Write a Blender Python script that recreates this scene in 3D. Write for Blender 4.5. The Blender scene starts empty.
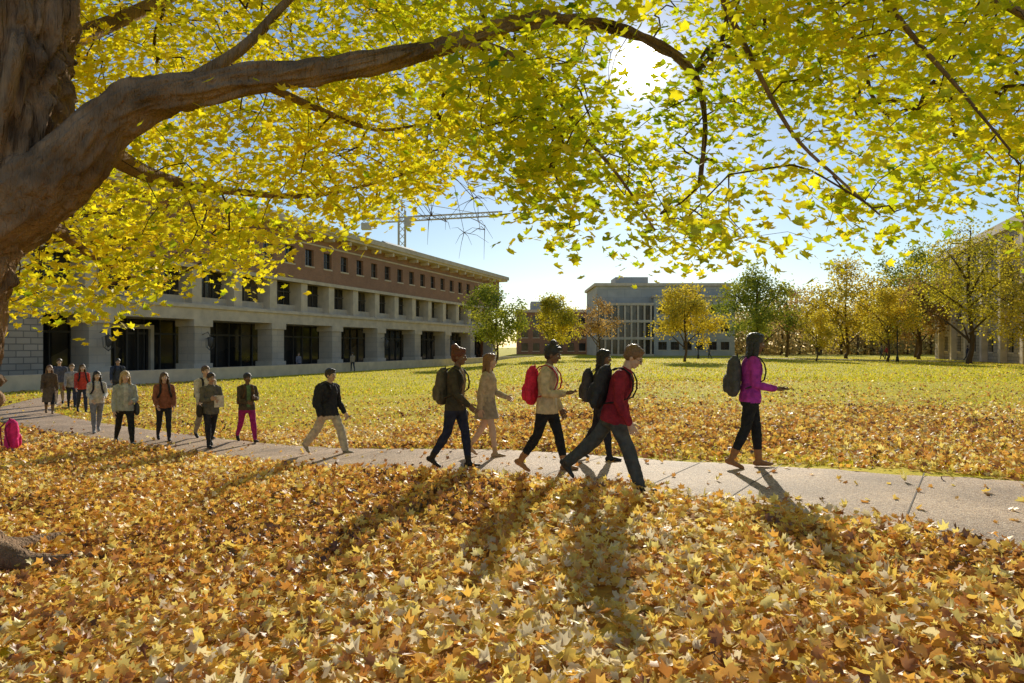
import bpy, math, random
import numpy as np
from mathutils import Vector, Matrix, noise
random.seed(7); rng=np.random.default_rng(7)
sc=bpy.context.scene
sc.view_settings.view_transform='Standard'; sc.view_settings.look='None'; sc.view_settings.exposure=0
R=math.radians
F=683.0; CZ=2.0; HY=347.0
def G(x,y=0): return 0.15+0.32*math.tanh((x+1.8)/2.6)
def Gn(x): return 0.15+0.32*np.tanh((x+1.8)/2.6)
# survey helper: bearing / elevation / range from the camera station -> world point
def S(bx,ez,d): return Vector(((bx-512)/F*d, d, CZ+(HY-ez)/F*d))
SUN=Vector((0.1874,1.0,0.41)).normalized()

# ------------------------------------------------------------------ materials
def nt(name):
    m=bpy.data.materials.new(name); m.use_nodes=True
    t=m.node_tree; t.nodes.clear()
    o=t.nodes.new('ShaderNodeOutputMaterial'); return m,t,o
def N(t,k,**kw):
    n=t.nodes.new(k)
    for a,b in kw.items(): setattr(n,a,b)
    return n
def ramp(t,stops,interp='LINEAR'):
    r=t.nodes.new('ShaderNodeValToRGB'); cr=r.color_ramp; cr.interpolation=interp
    while len(cr.elements)<len(stops): cr.elements.new(0.5)
    for e,(p,c) in zip(cr.elements,stops):
        e.position=p; e.color=(c[0],c[1],c[2],1)
    return r
def L(t,a,b): t.links.new(a,b)
def simple(name,col,rough=.8,var=.25,scale=8,bump=.2,bscale=40,spec=.3,metal=0,dist=.02):
    m,t,o=nt(name)
    p=N(t,'ShaderNodeBsdfPrincipled'); p.inputs['Roughness'].default_value=rough
    p.inputs['Metallic'].default_value=metal; p.inputs['Specular IOR Level'].default_value=spec
    tc=N(t,'ShaderNodeTexCoord'); n=N(t,'ShaderNodeTexNoise'); n.inputs['Scale'].default_value=scale; n.inputs['Detail'].default_value=5
    L(t,tc.outputs['Object'],n.inputs['Vector'])
    a=[c*(1-var) for c in col]; b=[min(1,c*(1+var)) for c in col]
    r=ramp(t,[(.3,a),(.7,b)]); L(t,n.outputs['Fac'],r.inputs['Fac']); L(t,r.outputs['Color'],p.inputs['Base Color'])
    if bump>0:
        n2=N(t,'ShaderNodeTexNoise'); n2.inputs['Scale'].default_value=bscale; n2.inputs['Detail'].default_value=4
        L(t,tc.outputs['Object'],n2.inputs['Vector'])
        bp=N(t,'ShaderNodeBump'); bp.inputs['Strength'].default_value=bump; bp.inputs['Distance'].default_value=dist
        L(t,n2.outputs['Fac'],bp.inputs['Height']); L(t,bp.outputs['Normal'],p.inputs['Normal'])
    L(t,p.outputs[0],o.inputs[0]); return m
def leafmat(name,stops,trans=.55,gloss=.06):
    m,t,o=nt(name)
    at=N(t,'ShaderNodeAttribute'); at.attribute_name='rnd'
    r=ramp(t,stops); L(t,at.outputs['Fac'],r.inputs['Fac'])
    d=N(t,'ShaderNodeBsdfDiffuse'); tr=N(t,'ShaderNodeBsdfTranslucent'); L(t,r.outputs[0],d.inputs[0]); L(t,r.outputs[0],tr.inputs[0])
    mx=N(t,'ShaderNodeMixShader'); mx.inputs[0].default_value=trans; L(t,d.outputs[0],mx.inputs[1]); L(t,tr.outputs[0],mx.inputs[2])
    g=N(t,'ShaderNodeBsdfGlossy'); g.inputs['Roughness'].default_value=.45; g.inputs[0].default_value=(1,1,1,1)
    m2=N(t,'ShaderNodeMixShader'); m2.inputs[0].default_value=gloss; L(t,mx.outputs[0],m2.inputs[1]); L(t,g.outputs[0],m2.inputs[2])
    L(t,m2.outputs[0],o.inputs[0]); return m
def brickmat(name,c1,c2,mort,bw,bh,msize=.02,axis='X',bump=.3):
    m,t,o=nt(name)
    p=N(t,'ShaderNodeBsdfPrincipled'); p.inputs['Roughness'].default_value=.85
    tc=N(t,'ShaderNodeTexCoord'); sx=N(t,'ShaderNodeSeparateXYZ'); L(t,tc.outputs['Object'],sx.inputs[0])
    ad=N(t,'ShaderNodeMath',operation='ADD'); L(t,sx.outputs[0],ad.inputs[0]); L(t,sx.outputs[1],ad.inputs[1])
    cb=N(t,'ShaderNodeCombineXYZ'); L(t,ad.outputs[0],cb.inputs[0]); L(t,sx.outputs[2],cb.inputs[1])
    b=N(t,'ShaderNodeTexBrick'); b.inputs['Scale'].default_value=1; b.inputs['Brick Width'].default_value=bw; b.inputs['Row Height'].default_value=bh
    b.inputs['Mortar Size'].default_value=msize; b.inputs['Color1'].default_value=(*c1,1); b.inputs['Color2'].default_value=(*c2,1); b.inputs['Mortar'].default_value=(*mort,1)
    L(t,cb.outputs[0],b.inputs['Vector'])
    n=N(t,'ShaderNodeTexNoise'); n.inputs['Scale'].default_value=.7; n.inputs['Detail'].default_value=8; L(t,tc.outputs['Object'],n.inputs['Vector'])
    mr=N(t,'ShaderNodeMapRange'); mr.inputs['To Min'].default_value=.7; mr.inputs['To Max'].default_value=1.3; L(t,n.outputs['Fac'],mr.inputs['Value'])
    hv=N(t,'ShaderNodeHueSaturation'); L(t,b.outputs['Color'],hv.inputs['Color']); L(t,mr.outputs[0],hv.inputs['Value'])
    L(t,hv.outputs[0],p.inputs['Base Color'])
    bp=N(t,'ShaderNodeBump'); bp.inputs['Strength'].default_value=bump; bp.inputs['Distance'].default_value=.03; bp.invert=True
    L(t,b.outputs['Fac'],bp.inputs['Height']); L(t,bp.outputs['Normal'],p.inputs['Normal'])
    L(t,p.outputs[0],o.inputs[0]); return m

# ------------------------------------------------------------------ mesh builder
class MB:
    def __init__(s): s.v=[]; s.f=[]; s.m=[]
    def loft(s,pts,rad,side=(0,1,0),n=12,mat=0,caps=True):
        pts=[Vector(p) for p in pts]; side=Vector(side); k=len(pts); rings=[]
        rad=[(r,r) if not isinstance(r,(tuple,list)) else r for r in rad]
        def ring(p,t,ra,rb):
            sd=side-t*side.dot(t)
            if sd.length<1e-3: sd=Vector((1,0,0))-t*t.x
            if sd.length<1e-3: sd=Vector((0,0,1))
            sd.normalize(); a=t.cross(sd); i0=len(s.v)
            for j in range(n):
                th=2*math.pi*j/n; s.v.append(p+a*(ra*math.cos(th))+sd*(rb*math.sin(th)))
            return i0
        T=[]
        for i in range(k):
            a=pts[min(i+1,k-1)]-pts[max(i-1,0)]
            if a.length<1e-6: a=Vector((0,0,1))
            T.append(a.normalized())
        if caps:
            e=min(rad[0])*.75; rings.append(ring(pts[0]-T[0]*e*.7,T[0],rad[0][0]*.7,rad[0][1]*.7))
        for i in range(k): rings.append(ring(pts[i],T[i],*rad[i]))
        if caps:
            e2=min(rad[-1])*.75; rings.append(ring(pts[-1]+T[-1]*e2*.7,T[-1],rad[-1][0]*.7,rad[-1][1]*.7))
        for a,b in zip(rings[:-1],rings[1:]):
            for j in range(n):
                j2=(j+1)%n; s.f.append((a+j,b+j,b+j2,a+j2)); s.m.append(mat)
        if caps:
            i=len(s.v); s.v.append(pts[0]-T[0]*e); s.v.append(pts[-1]+T[-1]*e2)
            for j in range(n):
                j2=(j+1)%n
                s.f.append((i,rings[0]+j,rings[0]+j2)); s.m.append(mat)
                s.f.append((i+1,rings[-1]+j2,rings[-1]+j)); s.m.append(mat)
    def ball(s,c,r,fr=None,mat=0,n=12,h=8):
        if fr is None: fr=(Vector((1,0,0)),Vector((0,1,0)),Vector((0,0,1)))
        c=Vector(c); f,l,u=fr; i0=len(s.v)
        s.v.append(c-u*r[2])
        for i in range(1,h):
            ph=-math.pi/2+math.pi*i/h
            for j in range(n):
                th=2*math.pi*j/n
                s.v.append(c+f*(r[0]*math.cos(ph)*math.cos(th))+l*(r[1]*math.cos(ph)*math.sin(th))+u*(r[2]*math.sin(ph)))
        s.v.append(c+u*r[2]); top=len(s.v)-1
        for j in range(n):
            j2=(j+1)%n
            s.f.append((i0,i0+1+j2,i0+1+j)); s.m.append(mat)
            s.f.append((top,top-n+j,top-n+j2)); s.m.append(mat)
            for i in range(h-2):
                a=i0+1+i*n; s.f.append((a+j,a+j2,a+n+j2,a+n+j)); s.m.append(mat)
    def box(s,x0,x1,y0,y1,z0,z1,mat=0):
        i=len(s.v)
        for z in (z0,z1):
            for x,y in ((x0,y0),(x1,y0),(x1,y1),(x0,y1)): s.v.append(Vector((x,y,z)))
        for f in ((3,2,1,0),(4,5,6,7),(0,1,5,4),(1,2,6,5),(2,3,7,6),(3,0,4,7)):
            s.f.append(tuple(i+q for q in f)); s.m.append(mat)
    def obox(s,c,ax,h,mat=0):
        i=len(s.v); c=Vector(c)
        for z in (-1,1):
            for x,y in ((-1,-1),(1,-1),(1,1),(-1,1)): s.v.append(c+ax[0]*x*h[0]+ax[1]*y*h[1]+ax[2]*z*h[2])
        for f in ((3,2,1,0),(4,5,6,7),(0,1,5,4),(1,2,6,5),(2,3,7,6),(3,0,4,7)):
            s.f.append(tuple(i+q for q in f)); s.m.append(mat)
    def mesh(s,name,mats,smooth=True):
        me=bpy.data.meshes.new(name); me.from_pydata([tuple(v) for v in s.v],[],s.f)
        for m in mats: me.materials.append(m)
        me.polygons.foreach_set('material_index',s.m)
        me.polygons.foreach_set('use_smooth',[smooth]*len(s.f)); me.update(); return me
    def obj(s,name,mats,parent=None,smooth=True):
        o=bpy.data.objects.new(name,s.mesh(name,mats,smooth)); sc.collection.objects.link(o)
        if parent: o.parent=parent
        return o
def empty(name,loc=(0,0,0),rz=0,scale=1):
    e=bpy.data.objects.new(name,None); sc.collection.objects.link(e); e.location=loc; e.rotation_euler=(0,0,rz); e.scale=(scale,)*3
    e.empty_display_size=.3; return e
_tex={}
def remesh(mb,voxel,it=3,disp=0,size=.08):
    me=mb.mesh('tmp',[]); o=bpy.data.objects.new('tmp',me); sc.collection.objects.link(o)
    r=o.modifiers.new('r','REMESH'); r.mode='VOXEL'; r.voxel_size=voxel
    if it: q=o.modifiers.new('s','SMOOTH'); q.factor=.5; q.iterations=it
    if disp:
        if size not in _tex:
            t=bpy.data.textures.new('cl','CLOUDS'); t.noise_scale=size; t.noise_depth=3; _tex[size]=t
        d=o.modifiers.new('d','DISPLACE'); d.texture=_tex[size]; d.strength=disp; d.mid_level=.5
    dg=bpy.context.evaluated_depsgraph_get(); dg.update()
    m2=bpy.data.meshes.new_from_object(o.evaluated_get(dg)); bpy.data.objects.remove(o); bpy.data.meshes.remove(me)
    m2.polygons.foreach_set('use_smooth',[True]*len(m2.polygons)); return m2
def meshobj(name,me,parent):
    o=bpy.data.objects.new(name,me); sc.collection.objects.link(o); o.parent=parent; return o

# ------------------------------------------------------------------ leaves in bulk
def maple():
    a=[90,66,42,15,-10,-48,-90,228,190,165,138,114]; r=[1,.56,.94,.5,.70,.42,.30,.42,.70,.5,.94,.56]
    v=[(0,0,0)]+[(q*math.cos(R(p)),q*math.sin(R(p)),0) for p,q in zip(a,r)]
    f=[(0,1+(i+1)%12,1+i) for i in range(12)]; return np.array(v)*.55,np.array(f)
def dia():
    return np.array([(0,-.5,0),(.36,0,.05),(0,.5,0),(-.36,0,.05)]),np.array([(0,1,2),(0,2,3)])
def bulk(name,pos,nrm,size,rnd,tmpl,mat,parent=None,curl=.0,up=None):
    V,Fc=tmpl; n=len(pos); nrm=nrm/np.linalg.norm(nrm,axis=1,keepdims=True)
    a=rng.normal(size=(n,3)); a-=nrm*np.sum(a*nrm,axis=1,keepdims=True); a/=np.linalg.norm(a,axis=1,keepdims=True); b=np.cross(nrm,a)
    k=rng.normal(0,1,(n,1))*curl; k2=rng.normal(0,1,(n,1))*curl
    z=V[None,:,2]+k*(V[None,:,0]**2)*1.6+k2*(V[None,:,1]**2)*1.6+np.abs(k)*.8*np.abs(V[None,:,0])
    P=pos[:,None,:]+size[:,None,None]*(V[None,:,0,None]*a[:,None,:]+V[None,:,1,None]*b[:,None,:]+z[:,:,None]*nrm[:,None,:])
    nv=len(V); P=P.reshape(-1,3)
    FF=(Fc[None]+(np.arange(n)*nv)[:,None,None]).reshape(-1)
    me=bpy.data.meshes.new(name); me.vertices.add(len(P)); me.vertices.foreach_set('co',P.astype(np.float32).ravel())
    nf=n*len(Fc); me.loops.add(nf*3); me.loops.foreach_set('vertex_index',FF.astype(np.int32))
    me.polygons.add(nf); me.polygons.foreach_set('loop_start',np.arange(0,nf*3,3,dtype=np.int32))
    me.update(calc_edges=True)
    at=me.attributes.new('rnd','FLOAT','POINT'); at.data.foreach_set('value',np.repeat(rnd,nv).astype(np.float32))
    me.materials.append(mat)
    o=bpy.data.objects.new(name,me); sc.collection.objects.link(o)
    if parent: o.parent=parent
    return o

# ------------------------------------------------------------------ world / sun / camera
w=bpy.data.worlds.new('World'); sc.world=w; w.use_nodes=True; t=w.node_tree; t.nodes.clear()
o=N(t,'ShaderNodeOutputWorld'); bg=N(t,'ShaderNodeBackground'); bg.inputs[1].default_value=.108
sky=N(t,'ShaderNodeTexSky'); sky.sky_type='NISHITA'; sky.sun_disc=False; sky.sun_elevation=R(21.9); sky.sun_rotation=R(10.6)
sky.air_density=1.0; sky.dust_density=.12; sky.ozone_density=1.8
L(t,sky.outputs[0],bg.inputs[0])
tc=N(t,'ShaderNodeTexCoord'); dp=N(t,'ShaderNodeVectorMath',operation='DOT_PRODUCT'); dp.inputs[1].default_value=SUN
nm=N(t,'ShaderNodeVectorMath',operation='NORMALIZE'); L(t,tc.outputs['Generated'],nm.inputs[0]); L(t,nm.outputs[0],dp.inputs[0])
def pw(e,k):
    a=N(t,'ShaderNodeMath',operation='MAXIMUM'); L(t,dp.outputs['Value'],a.inputs[0]); a.inputs[1].default_value=0
    p=N(t,'ShaderNodeMath',operation='POWER'); L(t,a.outputs[0],p.inputs[0]); p.inputs[1].default_value=e
    q=N(t,'ShaderNodeMath',operation='MULTIPLY'); L(t,p.outputs[0],q.inputs[0]); q.inputs[1].default_value=k; return q
s1=pw(6000,40); s2=pw(300,.3); ad=N(t,'ShaderNodeMath',operation='ADD'); L(t,s1.outputs[0],ad.inputs[0]); L(t,s2.outputs[0],ad.inputs[1])
bg2=N(t,'ShaderNodeBackground'); bg2.inputs[0].default_value=(1,.93,.78,1); L(t,ad.outputs[0],bg2.inputs[1])
ads=N(t,'ShaderNodeAddShader'); L(t,bg.outputs[0],ads.inputs[0]); L(t,bg2.outputs[0],ads.inputs[1]); L(t,ads.outputs[0],o.inputs[0])
sl=bpy.data.lights.new('sun','SUN'); sl.energy=5; sl.angle=R(.5); sl.color=(1,.92,.76)
so=bpy.data.objects.new('sun',sl); sc.collection.objects.link(so); so.rotation_euler=SUN.to_track_quat('Z','Y').to_euler(); so.location=(5,30,30)
cam=bpy.data.cameras.new('camera'); cam.sensor_width=36; cam.lens=F/1024*36; cam.clip_end=6000; cam.shift_y=(HY-341.5)/1024
co=bpy.data.objects.new('camera',cam); sc.collection.objects.link(co); co.location=(0,0,CZ); co.rotation_euler=(R(90),0,0); sc.camera=co

# ------------------------------------------------------------------ path + ground
PP=[(14,.7),(8.5,4.0),(5,6.3),(2.8,7.8),(1.5,8.7),(-1,10.65),(-4.2,13.2),(-7.5,15.5),(-10.7,17.7),(-14,20.3),(-16.5,23),(-18.5,27),(-20.5,33),(-22.5,40)]
def cr(P,n=14):
    out=[]; P=[Vector((*p,0)) for p in P]; Q=[P[0]*2-P[1]]+P+[P[-1]*2-P[-2]]
    for i in range(1,len(Q)-2):
        for k in range(n):
            u=k/n; a,b,c,d=Q[i-1:i+3]
            out.append(.5*((2*b)+(c-a)*u+(2*a-5*b+4*c-d)*u*u+(3*b-a-3*c+d)*u**3))
    out.append(P[-1]); return out
PC=cr(PP); PCn=np.array([(p.x,p.y) for p in PC])
def HWf(x): return np.interp(x,[-1,1.5,2.8,5,9],[.88,.92,1.22,1.75,2.1])
def pdist(x,y):  # signed distance: + beyond path
    x=np.atleast_1d(x); y=np.atleast_1d(y); best=np.full(x.shape,1e9); sg=np.zeros(x.shape)
    for i in range(0,len(PCn)-1,2):
        a=PCn[i]; b=PCn[min(i+2,len(PCn)-1)]; d=b-a; l2=d@d
        u=np.clip(((x-a[0])*d[0]+(y-a[1])*d[1])/l2,0,1); cx=a[0]+u*d[0]; cy=a[1]+u*d[1]
        ds=np.hypot(x-cx,y-cy); s=np.sign((y-a[1])*(-d[0])+(x-a[0])*d[1]); mk=ds<best; best=np.where(mk,ds,best); sg=np.where(mk,s,sg)
    return best*np.where(sg==0,1,sg)
def pnoise(x,y,s,seed=0):
    r=np.random.default_rng(seed); o=np.zeros_like(x)
    for i in range(8):
        a=r.uniform(0,6.28); f=s*r.uniform(.5,2.2); o+=np.sin((x*math.cos(a)+y*math.sin(a))*f+r.uniform(0,6.28))
    return o/4
def dens(x,y):
    sd=pdist(x,y); n=pnoise(x,y,.9,3); hw=HWf(x)
    near=np.clip(1.05+.25*n,0.6,1)
    Lr=np.interp(x,[-12,-4,2,8,30],[3.5,6,10,12,14])
    far=np.clip((.85+.45*n)*np.exp(-((np.maximum(sd-.95,0)/Lr)**1.5)),0,1)+np.where(y<70,np.clip(.10+.12*pnoise(x,y,.25,8),.03,.4),.02)
    d=np.where(sd<0,near,far); d=np.where(np.abs(sd)<hw,.05,d)
    d=np.where((sd<0)&(x<-13.5),d*.25,d); d=np.where(y<-8,d*.6,d)
    return np.clip(d,0,1)
nx=300; tt=np.linspace(-1,1,nx); gx=3*np.sinh(7.2*tt); gy=9+3*np.sinh(7.2*tt)
X,Y=np.meshgrid(gx,gy); Z=Gn(X)+.012*pnoise(X,Y,1.7,5)*(np.abs(X)<40)*(np.abs(Y)<60)
me=bpy.data.meshes.new('ground'); idx=np.arange(nx*nx).reshape(nx,nx)
fc=np.stack([idx[:-1,:-1],idx[:-1,1:],idx[1:,1:],idx[1:,:-1]],-1).reshape(-1,4)
me.from_pydata(np.stack([X,Y,Z],-1).reshape(-1,3).tolist(),[],fc.tolist()); me.polygons.foreach_set('use_smooth',[True]*len(fc))
at=me.attributes.new('cover','FLOAT','POINT'); at.data.foreach_set('value',dens(X.ravel(),Y.ravel()).astype(np.float32))
m,t,o=nt('lawn'); p=N(t,'ShaderNodeBsdfPrincipled'); p.inputs['Roughness'].default_value=.9; p.inputs['Specular IOR Level'].default_value=.1
tc=N(t,'ShaderNodeTexCoord'); n1=N(t,'ShaderNodeTexNoise'); n1.inputs['Scale'].default_value=.35; n1.inputs['Detail'].default_value=6
n2=N(t,'ShaderNodeTexNoise'); n2.inputs['Scale'].default_value=25; n2.inputs['Detail'].default_value=5
for q in (n1,n2): L(t,tc.outputs['Object'],q.inputs['Vector'])
g1=ramp(t,[(.3,(.52,.47,.02)),(.5,(.68,.57,.03)),(.7,(.80,.63,.05))]); L(t,n1.outputs['Fac'],g1.inputs['Fac'])
g2=ramp(t,[(.3,(.5,.5,.5)),(.7,(1.25,1.25,1.25))]); L(t,n2.outputs['Fac'],g2.inputs['Fac'])
mu=N(t,'ShaderNodeMix',data_type='RGBA',blend_type='MULTIPLY'); mu.inputs[0].default_value=.6; L(t,g1.outputs[0],mu.inputs[6]); L(t,g2.outputs[0],mu.inputs[7])
vo=N(t,'ShaderNodeTexVoronoi'); vo.inputs['Scale'].default_value=9; L(t,tc.outputs['Object'],vo.inputs['Vector'])
sp=N(t,'ShaderNodeSeparateColor'); L(t,vo.outputs['Color'],sp.inputs[0])
lr=ramp(t,[(0,(.2,.09,.03)),(.3,(.42,.2,.04)),(.6,(.65,.38,.06)),(1,(.8,.58,.1))]); L(t,sp.outputs[0],lr.inputs['Fac'])
ca=N(t,'ShaderNodeAttribute'); ca.attribute_name='cover'
lt=N(t,'ShaderNodeMath',operation='LESS_THAN'); L(t,sp.outputs[1],lt.inputs[0]); L(t,ca.outputs['Fac'],lt.inputs[1])
mm=N(t,'ShaderNodeMix',data_type='RGBA'); L(t,lt.outputs[0],mm.inputs[0]); L(t,mu.outputs[2],mm.inputs[6]); L(t,lr.outputs[0],mm.inputs[7])
L(t,mm.outputs[2],p.inputs['Base Color'])
bp=N(t,'ShaderNodeBump'); bp.inputs['Strength'].default_value=.6; bp.inputs['Distance'].default_value=.04; L(t,n2.outputs['Fac'],bp.inputs['Height']); L(t,bp.outputs[0],p.inputs['Normal'])
L(t,p.outputs[0],o.inputs[0]); me.materials.append(m)
sc.collection.objects.link(bpy.data.objects.new('ground',me))
# footpath
m,t,o=nt('aggregate_concrete'); p=N(t,'ShaderNodeBsdfPrincipled'); p.inputs['Roughness'].default_value=.75
tc=N(t,'ShaderNodeTexCoord'); vo=N(t,'ShaderNodeTexVoronoi'); vo.inputs['Scale'].default_value=70; L(t,tc.outputs['Object'],vo.inputs['Vector'])
sp=N(t,'ShaderNodeSeparateColor'); L(t,vo.outputs['Color'],sp.inputs[0])
r1=ramp(t,[(0,(.26,.16,.10)),(.4,(.52,.35,.22)),(.8,(.68,.49,.33)),(1,(.86,.70,.54))]); L(t,sp.outputs[0],r1.inputs['Fac'])
n1=N(t,'ShaderNodeTexNoise'); n1.inputs['Scale'].default_value=1.2; n1.inputs['Detail'].default_value=6; L(t,tc.outputs['Object'],n1.inputs['Vector'])
r2=ramp(t,[(.3,(.66,.64,.62)),(.7,(1.08,1.06,1.03))]); L(t,n1.outputs['Fac'],r2.inputs['Fac'])
mu=N(t,'ShaderNodeMix',data_type='RGBA',blend_type='MULTIPLY'); mu.inputs[0].default_value=1; L(t,r1.outputs[0],mu.inputs[6]); L(t,r2.outputs[0],mu.inputs[7]); L(t,mu.outputs[2],p.inputs['Base Color'])
bp=N(t,'ShaderNodeBump'); bp.inputs['Strength'].default_value=.5; bp.inputs['Distance'].default_value=.012; L(t,vo.outputs['Distance'],bp.inputs['Height']); L(t,bp.outputs[0],p.inputs['Normal'])
L(t,p.outputs[0],o.inputs[0]); MPATH=m
MJ=simple('joint',(.12,.09,.07))
def ribbon(name,C,hwf,dz,mat,cross=9):
    mb=MB(); ac=0
    for i,c in enumerate(C):
        tg=(C[min(i+1,len(C)-1)]-C[max(i-1,0)]).normalized(); nn=Vector((-tg.y,tg.x,0)); hw=float(hwf(c.x))
        if i: ac+=(c-C[i-1]).length
        for k in range(cross):
            s=(k/(cross-1)*2-1)
            e=hw+(.03*math.sin(ac*5.1+k)+.02*math.sin(ac*13)) if k in (0,cross-1) else hw
            q=c+nn*s*e; mb.v.append(Vector((q.x,q.y,G(q.x)+dz-(0.03 if k in (0,cross-1) else 0))))
    for i in range(len(C)-1):
        for k in range(cross-1):
            a=i*cross+k; mb.f.append((a,a+cross,a+cross+1,a+1)); mb.m.append(0)
    ob=mb.obj(name,[mat])
    if ob.data.polygons[0].normal.z<0: ob.data.flip_normals()
    return ob
fp=ribbon('footpath',PC,HWf,.03,MPATH)
mb=MB()
for i in range(6,len(PC)-1,9):
    c=PC[i]; tg=(PC[i+1]-PC[i-1]).normalized(); nn=Vector((-tg.y,tg.x,0)); hw=float(HWf(c.x))
    A=[c+nn*s*hw*.97 for s in np.linspace(-1,1,13)]
    for a,b in zip(A[:-1],A[1:]):
        i0=len(mb.v)
        for q,s in ((a,-1),(b,-1),(b,1),(a,1)):
            z=q+tg*s*.006; mb.v.append(Vector((z.x,z.y,G(q.x)+.0345)))
        mb.f.append((i0,i0+1,i0+2,i0+3)); mb.m.append(0)
mb.obj('expansion_joints',[MJ],parent=fp)
ribbon('far_footpath',cr([(75,52),(55,66),(44,74),(36,88),(26,104),(18,112)],8),lambda x:1.6,.04,MPATH,5)

# fallen leaves
MFL=leafmat('fallen_leaf',[(0,(.10,.045,.02)),(.15,(.28,.12,.04)),(.32,(.62,.27,.06)),(.52,(.90,.50,.09)),(.72,(.96,.72,.14)),(.88,(.97,.84,.25)),(1,(.88,.76,.50))],trans=.5,gloss=.06)
def scatter(n,y0,y1,qx,pw=1.0):
    y=y0+(y1-y0)*rng.random(n)**pw; x=(rng.random(n)*2-1)*(qx*np.maximum(y,2.5)+.6)
    return x,y
def dropleaves(name,n,y0,y1,s0,s1,tm,pwr,tilt,lift,mult=1,cap=1):
    x,y=scatter(n,y0,y1,.84,pwr)
    sd=pdist(x,y); on=np.abs(sd)<HWf(x); pr=dens(x,y)*mult; pr=np.where(on,.02+.10*(np.abs(sd)>HWf(x)-.22),np.minimum(pr,cap))
    k=rng.random(n)<pr; x=x[k];y=y[k];on=on[k];n=len(x)
    z=Gn(x)+.012+rng.random(n)**1.4*lift*(~on)*(1+.5*pnoise(x,y,2.2,4))+.028*on
    nr=np.stack([rng.normal(0,tilt,n),rng.normal(0,tilt,n)-.2,np.ones(n)],1)
    rn=np.clip(rng.beta(1.6,1.4,n)+.18*pnoise(x,y,.6,9)+.12*pnoise(x,y,2.5,2),0,1)
    return bulk(name,np.stack([x,y,z],1),nr,s0+(s1-s0)*rng.random(n)**1.3,rn,tm,MFL,curl=.55)
dropleaves('fallen_leaves',72000,1.5,17,.055,.125,maple(),.75,.66,.09)
dropleaves('fallen_leaves',60000,9,34,.07,.12,dia(),.8,.6,.035,mult=1)
dropleaves('fallen_leaves',30000,25,80,.1,.17,dia(),1,.6,.03,mult=1.2)
# grass blades
MGR=leafmat('grass_blades',[(0,(.32,.34,.015)),(.5,(.64,.58,.03)),(1,(.84,.70,.06))],trans=.55,gloss=.03)
tuft=(np.array([(-.13,0,0),(.13,0,0),(0,.1,1.)]),np.array([(0,1,2)]))
n=110000; x,y=scatter(n,7,36,.82,1.0); sd=pdist(x,y); k=(np.abs(sd)>HWf(x)+.02)&(rng.random(n)<np.where(sd>0,1,.2)); x=x[k];y=y[k];n=len(x)
bulk('lawn_grass',np.stack([x,y,Gn(x)-.005],1),np.stack([rng.normal(0,.35,n),rng.normal(0,.35,n),np.ones(n)],1),rng.uniform(.045,.085,n),rng.random(n),tuft,MGR)
n=70000; x,y=scatter(n,30,105,.82,1.0); k=~((x<-1.3+.36*(y-110)+6)); x=x[k];y=y[k];n=len(x)
bulk('lawn_grass',np.stack([x,y,Gn(x)-.005],1),np.stack([rng.normal(0,.4,n),rng.normal(0,.4,n),np.ones(n)],1),rng.uniform(.09,.16,n),rng.random(n),(tuft[0]*np.array([2.2,1,.8]),tuft[1]),MGR)

# ------------------------------------------------------------------ big maple
MBARK=simple('bark',(.30,.20,.13),.95,.5,3,1,14,.2,dist=.1)
nt_=MBARK.node_tree
for nd in list(nt_.nodes):
    if nd.type=='TEX_NOISE' and nd.inputs['Scale'].default_value>10:
        mp=nt_.nodes.new('ShaderNodeMapping'); mp.inputs['Scale'].default_value=(1.8,1.8,.35)
        tcn=[q for q in nt_.nodes if q.type=='TEX_COORD'][0]
        nt_.links.new(tcn.outputs['Object'],mp.inputs['Vector']); nt_.links.new(mp.outputs[0],nd.inputs['Vector'])
MTW=simple('twig',(.10,.065,.035),.9,.3,20,0)
MLF=leafmat('maple_leaf',[(0,(.10,.22,.01)),(.22,(.34,.48,.012)),(.45,(.70,.73,.015)),(.7,(.94,.84,.02)),(1,(.98,.72,.025))],trans=.72,gloss=.04)
maple_tree=empty('maple_tree')
def limb(mb,pts,n=18,rough=.06,seed=0,sub=5,ridge=0):
    P=[Vector(p[:3]) for p in pts]; Rr=[p[3] for p in pts]; out=[];rr=[]
    Q=[P[0]*2-P[1]]+P+[P[-1]*2-P[-2]]
    for i in range(1,len(Q)-2):
        for k in range(sub):
            u=k/sub; a,b,c,d=Q[i-1:i+3]
            out.append(.5*((2*b)+(c-a)*u+(2*a-5*b+4*c-d)*u*u+(3*b-a-3*c+d)*u**3)); rr.append(Rr[i-1]*(1-u)+Rr[i]*u)
    out.append(P[-1]); rr.append(Rr[-1]); i0=len(mb.v)
    mb.loft(out,rr,side=(.3,1,.2),n=n)
    al=0; ln=[0]
    for a,b in zip(out[:-1],out[1:]): al+=(b-a).length; ln.append(al)
    for i in range(i0,len(mb.v)):
        v=mb.v[i]; k=(i-i0)//n; kk=min(max(k-1,0),len(rr)-1); r=rr[kk]; c=out[kk]
        d=(v-c)
        if d.length>1e-4:
            off=r*rough*3*(noise.noise(v*2.2)+.5*noise.noise(v*7+Vector((0,0,3))))
            if ridge:
                th=2*math.pi*((i-i0)%n)/n; s_=ln[kk]
                q=Vector((math.cos(th)*r*13,math.sin(th)*r*13,s_*2.2+2*noise.noise(Vector((th,s_,0)))))
                off+=ridge*(abs(noise.noise(q))*2.4-.5+.7*abs(noise.noise(q*2.3)))
            mb.v[i]=v+d.normalized()*off
    return out,rr
def SP(l): return [tuple(S(a,b,d))+(r,) for a,b,d,r in l]
mb=MB(); skel=[]
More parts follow.
